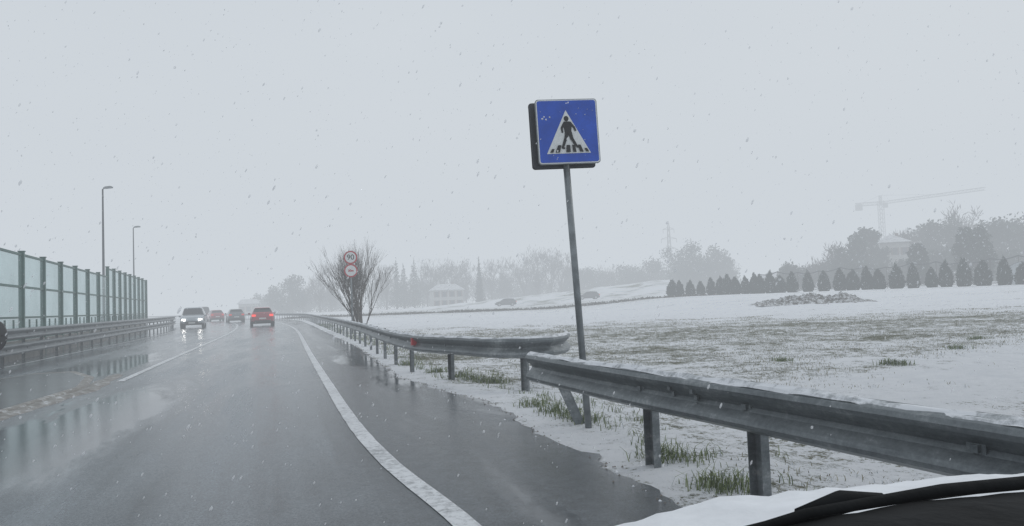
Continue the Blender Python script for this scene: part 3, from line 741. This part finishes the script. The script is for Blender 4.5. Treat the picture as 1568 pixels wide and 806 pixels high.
# ---------------- cars ----------------
def paint(name,c): 
    m_=simple(name,c,.22,.15,.05,3); m_.node_tree.nodes['Principled BSDF'].inputs['Coat Weight'].default_value=.6; return m_
M_cg=simple('car_glass',(.02,.025,.03),.08,0,.05,2); M_trim=simple('black_trim',(.02,.02,.022),.5,0,.1,5); M_rim=simple('alloy_rim',(.4,.41,.42),.3,.7,.1,5)
M_tail=simple('tail_light',(.35,.01,.01),.3,0,.05,5,(1,.06,.04),1.2)
M_tailoff=simple('tail_light_dim',(.30,.01,.01),.3,0,.05,5,(1,.05,.03),.4)
M_head=simple('headlight_lit',(.9,.9,.9),.2,0,.02,5,(1,.97,.92),16)
M_headoff=simple('headlight_glass',(.5,.52,.55),.1,0,.02,5)
M_plate=simple('number_plate',(.7,.7,.68),.4,0,.05,5)
def car(name,x,y,rz,pm,hs=1.0,ls=1.0,lit=False,brake=True,kind='hatch'):
    e=empty(name,(x,y,.014),rz)
    if kind=='hatch':
        ST=[(-2.06,.34,.70,.74,.74,.70),(-2.0,.28,.92,.80,1.02,.72),(-1.86,.25,.98,.85,1.12,.70),(-1.52,.22,1.00,.88,1.44,.60),(-1.38,.2,1.0,.89,1.47,.60),(-.55,.2,.99,.90,1.52,.62),(-.42,.2,.99,.90,1.52,.62),(.3,.2,.97,.90,1.49,.61),(.42,.2,.965,.90,1.44,.62),(1.12,.2,.93,.88,1.0,.72),(1.6,.22,.86,.86,.92,.66),(1.95,.25,.72,.80,.78,.60),(2.08,.34,.58,.70,.60,.58)]
    else:
        ST=[(-2.2,.36,.80,.80,.86,.72),(-2.14,.3,1.05,.86,1.10,.76),(-2.0,.28,1.08,.88,1.20,.76),(-1.82,.26,1.1,.9,1.62,.68),(-1.7,.26,1.1,.9,1.66,.66),(-.6,.26,1.08,.92,1.72,.68),(-.48,.26,1.08,.92,1.72,.68),(.4,.26,1.06,.92,1.70,.67),(.55,.26,1.05,.92,1.64,.67),(1.15,.26,1.03,.9,1.12,.74),(1.75,.28,.98,.88,1.04,.70),(2.1,.32,.84,.82,.9,.64),(2.2,.38,.66,.74,.68,.62)]
    glass_top={2,8}; glass_side={3,4,6,7}
    V=[];F=[];MI=[];n=12
    for (yy,zb,zt,hw_,zr,hr) in ST:
        zr*=hs; 
        half=[(hw_*.86,zb),(hw_*.98,zb+.10),(hw_,(zb+zt)/2),(hw_*.965,zt),(hr,zr-.06 if zr-zt>.15 else zr-.02),(hr*.8,zr)]
        sec=half+[(-a,b_) for a,b_ in half[::-1]]
        V+=[(a,yy*ls,b_) for a,b_ in sec]
    for i in range(len(ST)-1):
        for q in range(n):
            F.append((i*n+q,(i+1)*n+q,(i+1)*n+(q+1)%n,i*n+(q+1)%n)); k=0
            if q in(3,7) and i in glass_side|{8}: k=1
            if q in(4,5,6) and i in glass_top: k=1
            if q==11 or q in(0,10): k=2
            MI.append(k)
    F.append(tuple(range(n))[::-1]); MI.append(0); F.append(tuple((len(ST)-1)*n+q for q in range(n))); MI.append(0)
    mesh('body',V,F,[pm,M_cg,M_trim],e,False,MI)
    wr=.33 if kind=='hatch' else .36
    wh=MB()
    for sx in(-1,1):
        for wy in(-1.28*ls,1.30*ls):
            wh.tube([(sx*.70,wy,wr),(sx*.90,wy,wr)],wr,20,0); wh.tube([(sx*.90,wy,wr),(sx*.915,wy,wr)],[wr*.64,wr*.6],14,1)
            wh.tube([(sx*.72,wy,wr+.03),(sx*.895,wy,wr+.03)],wr*1.14,20,0)
    wh.obj('wheels',[M_rubber,M_rim],e)
    b=MB(); zt=ST[1][2]; yr=ST[0][0]*ls; yf=ST[-1][0]*ls; zf=ST[-1][2]
    for sx in(-1,1):
        b.box((sx*.64,yr+.02,zt-.06),(.26,.16,.16 if kind=='hatch' else .3),0); b.box((sx*.74,yr+.14,zt-.06),(.12,.2,.15),0)
        b.box((sx*.60,yf-.09,zf+.04),(.26,.20,.13),1,sx*R(-18)); 
        b.box((sx*.97,.72,1.0*(.5+.5*hs)),(.18,.10,.13),3)
        b.box((sx*.62,yf-.0,.42),(.14,.08,.08),2)
    b.box((0,yr-.012,.62),(.52,.03,.12),4); b.box((0,yr+.04,.40),(1.25,.16,.16),2)
    b.box((0,yf+.0,.50),(1.0,.06,.16),2); b.box((0,yf+.035,.46),(.5,.02,.11),4); b.box((0,yf-.05,.36),(1.2,.14,.12),2)
    b.box((0,yr+.48*ls if kind=='hatch' else yr+.36,ST[3][4]*hs-.01),(1.1,.16,.03),3)
    b.obj('lights_and_trim',[M_tail if brake else M_tailoff,M_head if lit else M_headoff,M_trim,pm,M_plate],e)
    return e
red=paint('red_car_paint',(.30,.012,.03)); grey=paint('grey_car_paint',(.10,.11,.12)); wht=paint('white_car_paint',(.36,.40,.43)); drk=paint('dark_car_paint',(.03,.035,.04))
car('red_car',-20.4,60,R(20),red)
car('grey_car',-31.6,84,R(25),grey,brake=False)
car('red_car',-39.9,99,R(30),red,brake=False)
car('dark_van',-48.8,116,R(31),drk,1.25,1.1,brake=False,kind='suv')
car('white_suv',-26.6,61.5,R(200),wht,kind='suv',lit=True)
car('distant_car',at_px(772,146),146.5,R(95),drk,brake=False).location.z=.2
car('distant_car',at_px(897,143),141,R(95),drk,brake=False).location.z=.9

# ---------------- own car: snow covered bonnet, cowl and wiper ----------------
oc=empty('car_bonnet',(.223,.8,0),R(18)) # local x = to the right, y = ahead
def crv(x): return -.045*max(0,x-.1)**1.5-.10*max(0,.15-x)
def prof_bonnet(name,secs,xr,mat,amp,par,seed=0,nx_=110):
    V=[];F=[];n=len(secs)
    for i in range(nx_):
        x=xr[0]+(xr[1]-xr[0])*i/(nx_-1)
        for q,(yy,zz) in enumerate(secs):
            a=amp*noise.noise(Vector((x*9,q*.9,seed)))+amp*.5*noise.noise(Vector((x*27,q,seed)))
            V.append((x,yy+a*.6,zz+crv(x)+a))
        if i:
            for q in range(n-1): F.append(((i-1)*n+q,i*n+q,i*n+q+1,(i-1)*n+q+1))
    return mesh(name,V,F,mat,par,True)
M_cowl=simple('black_cowl_plastic',(.006,.007,.008),.8,0,.4,14,bump=.5,spec=.15)
prof_bonnet('bonnet',[(.03,.960),(.15,.965),(.3,.945),(.6,.835),(.9,.67),(1.05,.48)],(-.9,1.05),wht,0,oc)
prof_bonnet('snow_on_bonnet',[(.03,.985),(.08,1.006),(.16,1.010),(.26,.998),(.36,.962),(.6,.862),(.9,.69)],(-.88,1.0),M_snow,.007,oc,3)
prof_bonnet('cowl',[(-.5,1.0),(-.35,1.03),(-.2,1.048),(-.06,1.056),(.0,1.048),(.04,.95)],(-.9,1.1),M_cowl,.003,oc,5)
w=MB(); 
def wz(x): return 1.056+crv(x)
w.tube([(x,-.0+.01*math.sin(x*5),wz(x)) for x in (-.1,.1,.3,.5,.75,.95)],[.004,.006,.008,.009,.010,.010],8)
w.tube([(x,.03,wz(x)-.010) for x in (-.3,-.1,.2,.45)],[.003,.006,.007,.004],6)
w.tube([(.10,.02,wz(.10)-.004),(.16,.02,wz(.16)),(.22,.02,wz(.22)-.004)],[.006,.011,.006],8); w.obj('wiper',M_cowl,oc,True)

# ---------------- snowfall ----------------
ico=[(0,0,1),(.894,0,.447),(.276,.851,.447),(-.724,.526,.447),(-.724,-.526,.447),(.276,-.851,.447),(.724,.526,-.447),(-.276,.851,-.447),(-.894,0,-.447),(-.276,-.851,-.447),(.724,-.526,-.447),(0,0,-1)]
icf=[(0,1,2),(0,2,3),(0,3,4),(0,4,5),(0,5,1),(1,6,2),(2,7,3),(3,8,4),(4,9,5),(5,10,1),(6,7,2),(7,8,3),(8,9,4),(9,10,5),(10,6,1),(11,7,6),(11,8,7),(11,9,8),(11,10,9),(11,6,10)]
mb=MB(); ax=Vector((-.45,-.2,-.9)).normalized()
for i in range(13000):
    y=2.3+random.random()**.8*30; x=random.uniform(-.8,.8)*y; z=random.uniform(.05,min(8,1.3+y*.45)); r=random.uniform(.0018,.0052)
    c=Vector((x,y,z)); st_=random.uniform(.2,2.2)
    mb.add([c+Vector(p)*r+ax*(Vector(p).dot(ax))*r*st_ for p in ico],icf)
m,nt,b=nmat('snowflake'); tl=nt.nodes.new('ShaderNodeBsdfTranslucent'); tl.inputs[0].default_value=(.97,.98,1,1); b.inputs['Base Color'].default_value=(.97,.98,1,1); b.inputs['Roughness'].default_value=.9
tp=nt.nodes.new('ShaderNodeBsdfTransparent')
mx=nt.nodes.new('ShaderNodeMixShader'); mx.inputs[0].default_value=.5
mx2=nt.nodes.new('ShaderNodeMixShader'); mx2.inputs[0].default_value=.55
nt.links.new(b.outputs[0],mx.inputs[1]); nt.links.new(tl.outputs[0],mx.inputs[2]); nt.links.new(mx.outputs[0],mx2.inputs[1]); nt.links.new(tp.outputs[0],mx2.inputs[2]); nt.links.new(mx2.outputs[0],nt.nodes['Material Output'].inputs[0])
mb.obj('falling_snow',m,None,True)

# ---------------- fog, sky, sun, camera ----------------
FOG=(.615,.662,.710); SIG=.0054
m=bpy.data.materials.new('snow_haze'); m.use_nodes=True; nt=m.node_tree; nt.nodes.clear()
o=nt.nodes.new('ShaderNodeOutputMaterial'); ab=nt.nodes.new('ShaderNodeVolumeAbsorption'); em=nt.nodes.new('ShaderNodeEmission'); ad=nt.nodes.new('ShaderNodeAddShader')
ab.inputs['Color'].default_value=(0,0,0,1); ab.inputs['Density'].default_value=SIG
em.inputs['Color'].default_value=FOG+(1,); em.inputs['Strength'].default_value=SIG
nt.links.new(ab.outputs[0],ad.inputs[0]); nt.links.new(em.outputs[0],ad.inputs[1]); nt.links.new(ad.outputs[0],o.inputs['Volume'])
mb=MB(); mb.box((0,300,30),(2600,2600,90)); mb.obj('snow_haze',m)

w=bpy.data.worlds.new('World'); bpy.context.scene.world=w; w.use_nodes=True; nt=w.node_tree; bg=nt.nodes['Background']
sky=nt.nodes.new('ShaderNodeTexSky'); sky.sky_type='NISHITA'; sky.sun_disc=False; sky.sun_elevation=R(42); sky.sun_rotation=R(60); sky.air_density=2; sky.dust_density=5
tc=nt.nodes.new('ShaderNodeTexCoord'); cl=noise_n(nt,mapping(nt,tc.outputs['Generated'],(1,1,2.5)),1.6,4,.5)
ov=ramp(nt,cl,[(.25,(.57,.62,.675)),(.75,(.69,.732,.775))])
mul=nt.nodes.new('ShaderNodeMix'); mul.data_type='RGBA'; mul.blend_type='MULTIPLY'; mul.inputs[0].default_value=1; nt.links.new(ov,mul.inputs[6]); mul.inputs[7].default_value=(10,10,10,1)
nt.links.new(mix_n(nt,.94,sky.outputs[0],mul.outputs[2]),bg.inputs['Color']); bg.inputs['Strength'].default_value=.1
s=bpy.data.lights.new('sun','SUN'); s.energy=.7; s.angle=R(25); s.color=(1,.98,.95); so=bpy.data.objects.new('sun',s); link(so)
el,az=R(42),R(60); dv=Vector((math.sin(az)*math.cos(el),math.cos(az)*math.cos(el),math.sin(el))); so.rotation_euler=dv.to_track_quat('Z','Y').to_euler()

cam=bpy.data.cameras.new('camera'); cam.lens=26; cam.sensor_width=36; cam.clip_start=.05; cam.clip_end=6000
co_=bpy.data.objects.new('camera',cam); link(co_)
Mx=Matrix.Rotation(R(92.88),4,'X')@Matrix.Rotation(R(-2.2),4,'Z'); co_.matrix_world=Matrix.Translation((0,0,1.3))@Mx
sc=bpy.context.scene; sc.camera=co_
sc.view_settings.view_transform='Standard'; sc.view_settings.look='None'; sc.view_settings.exposure=0
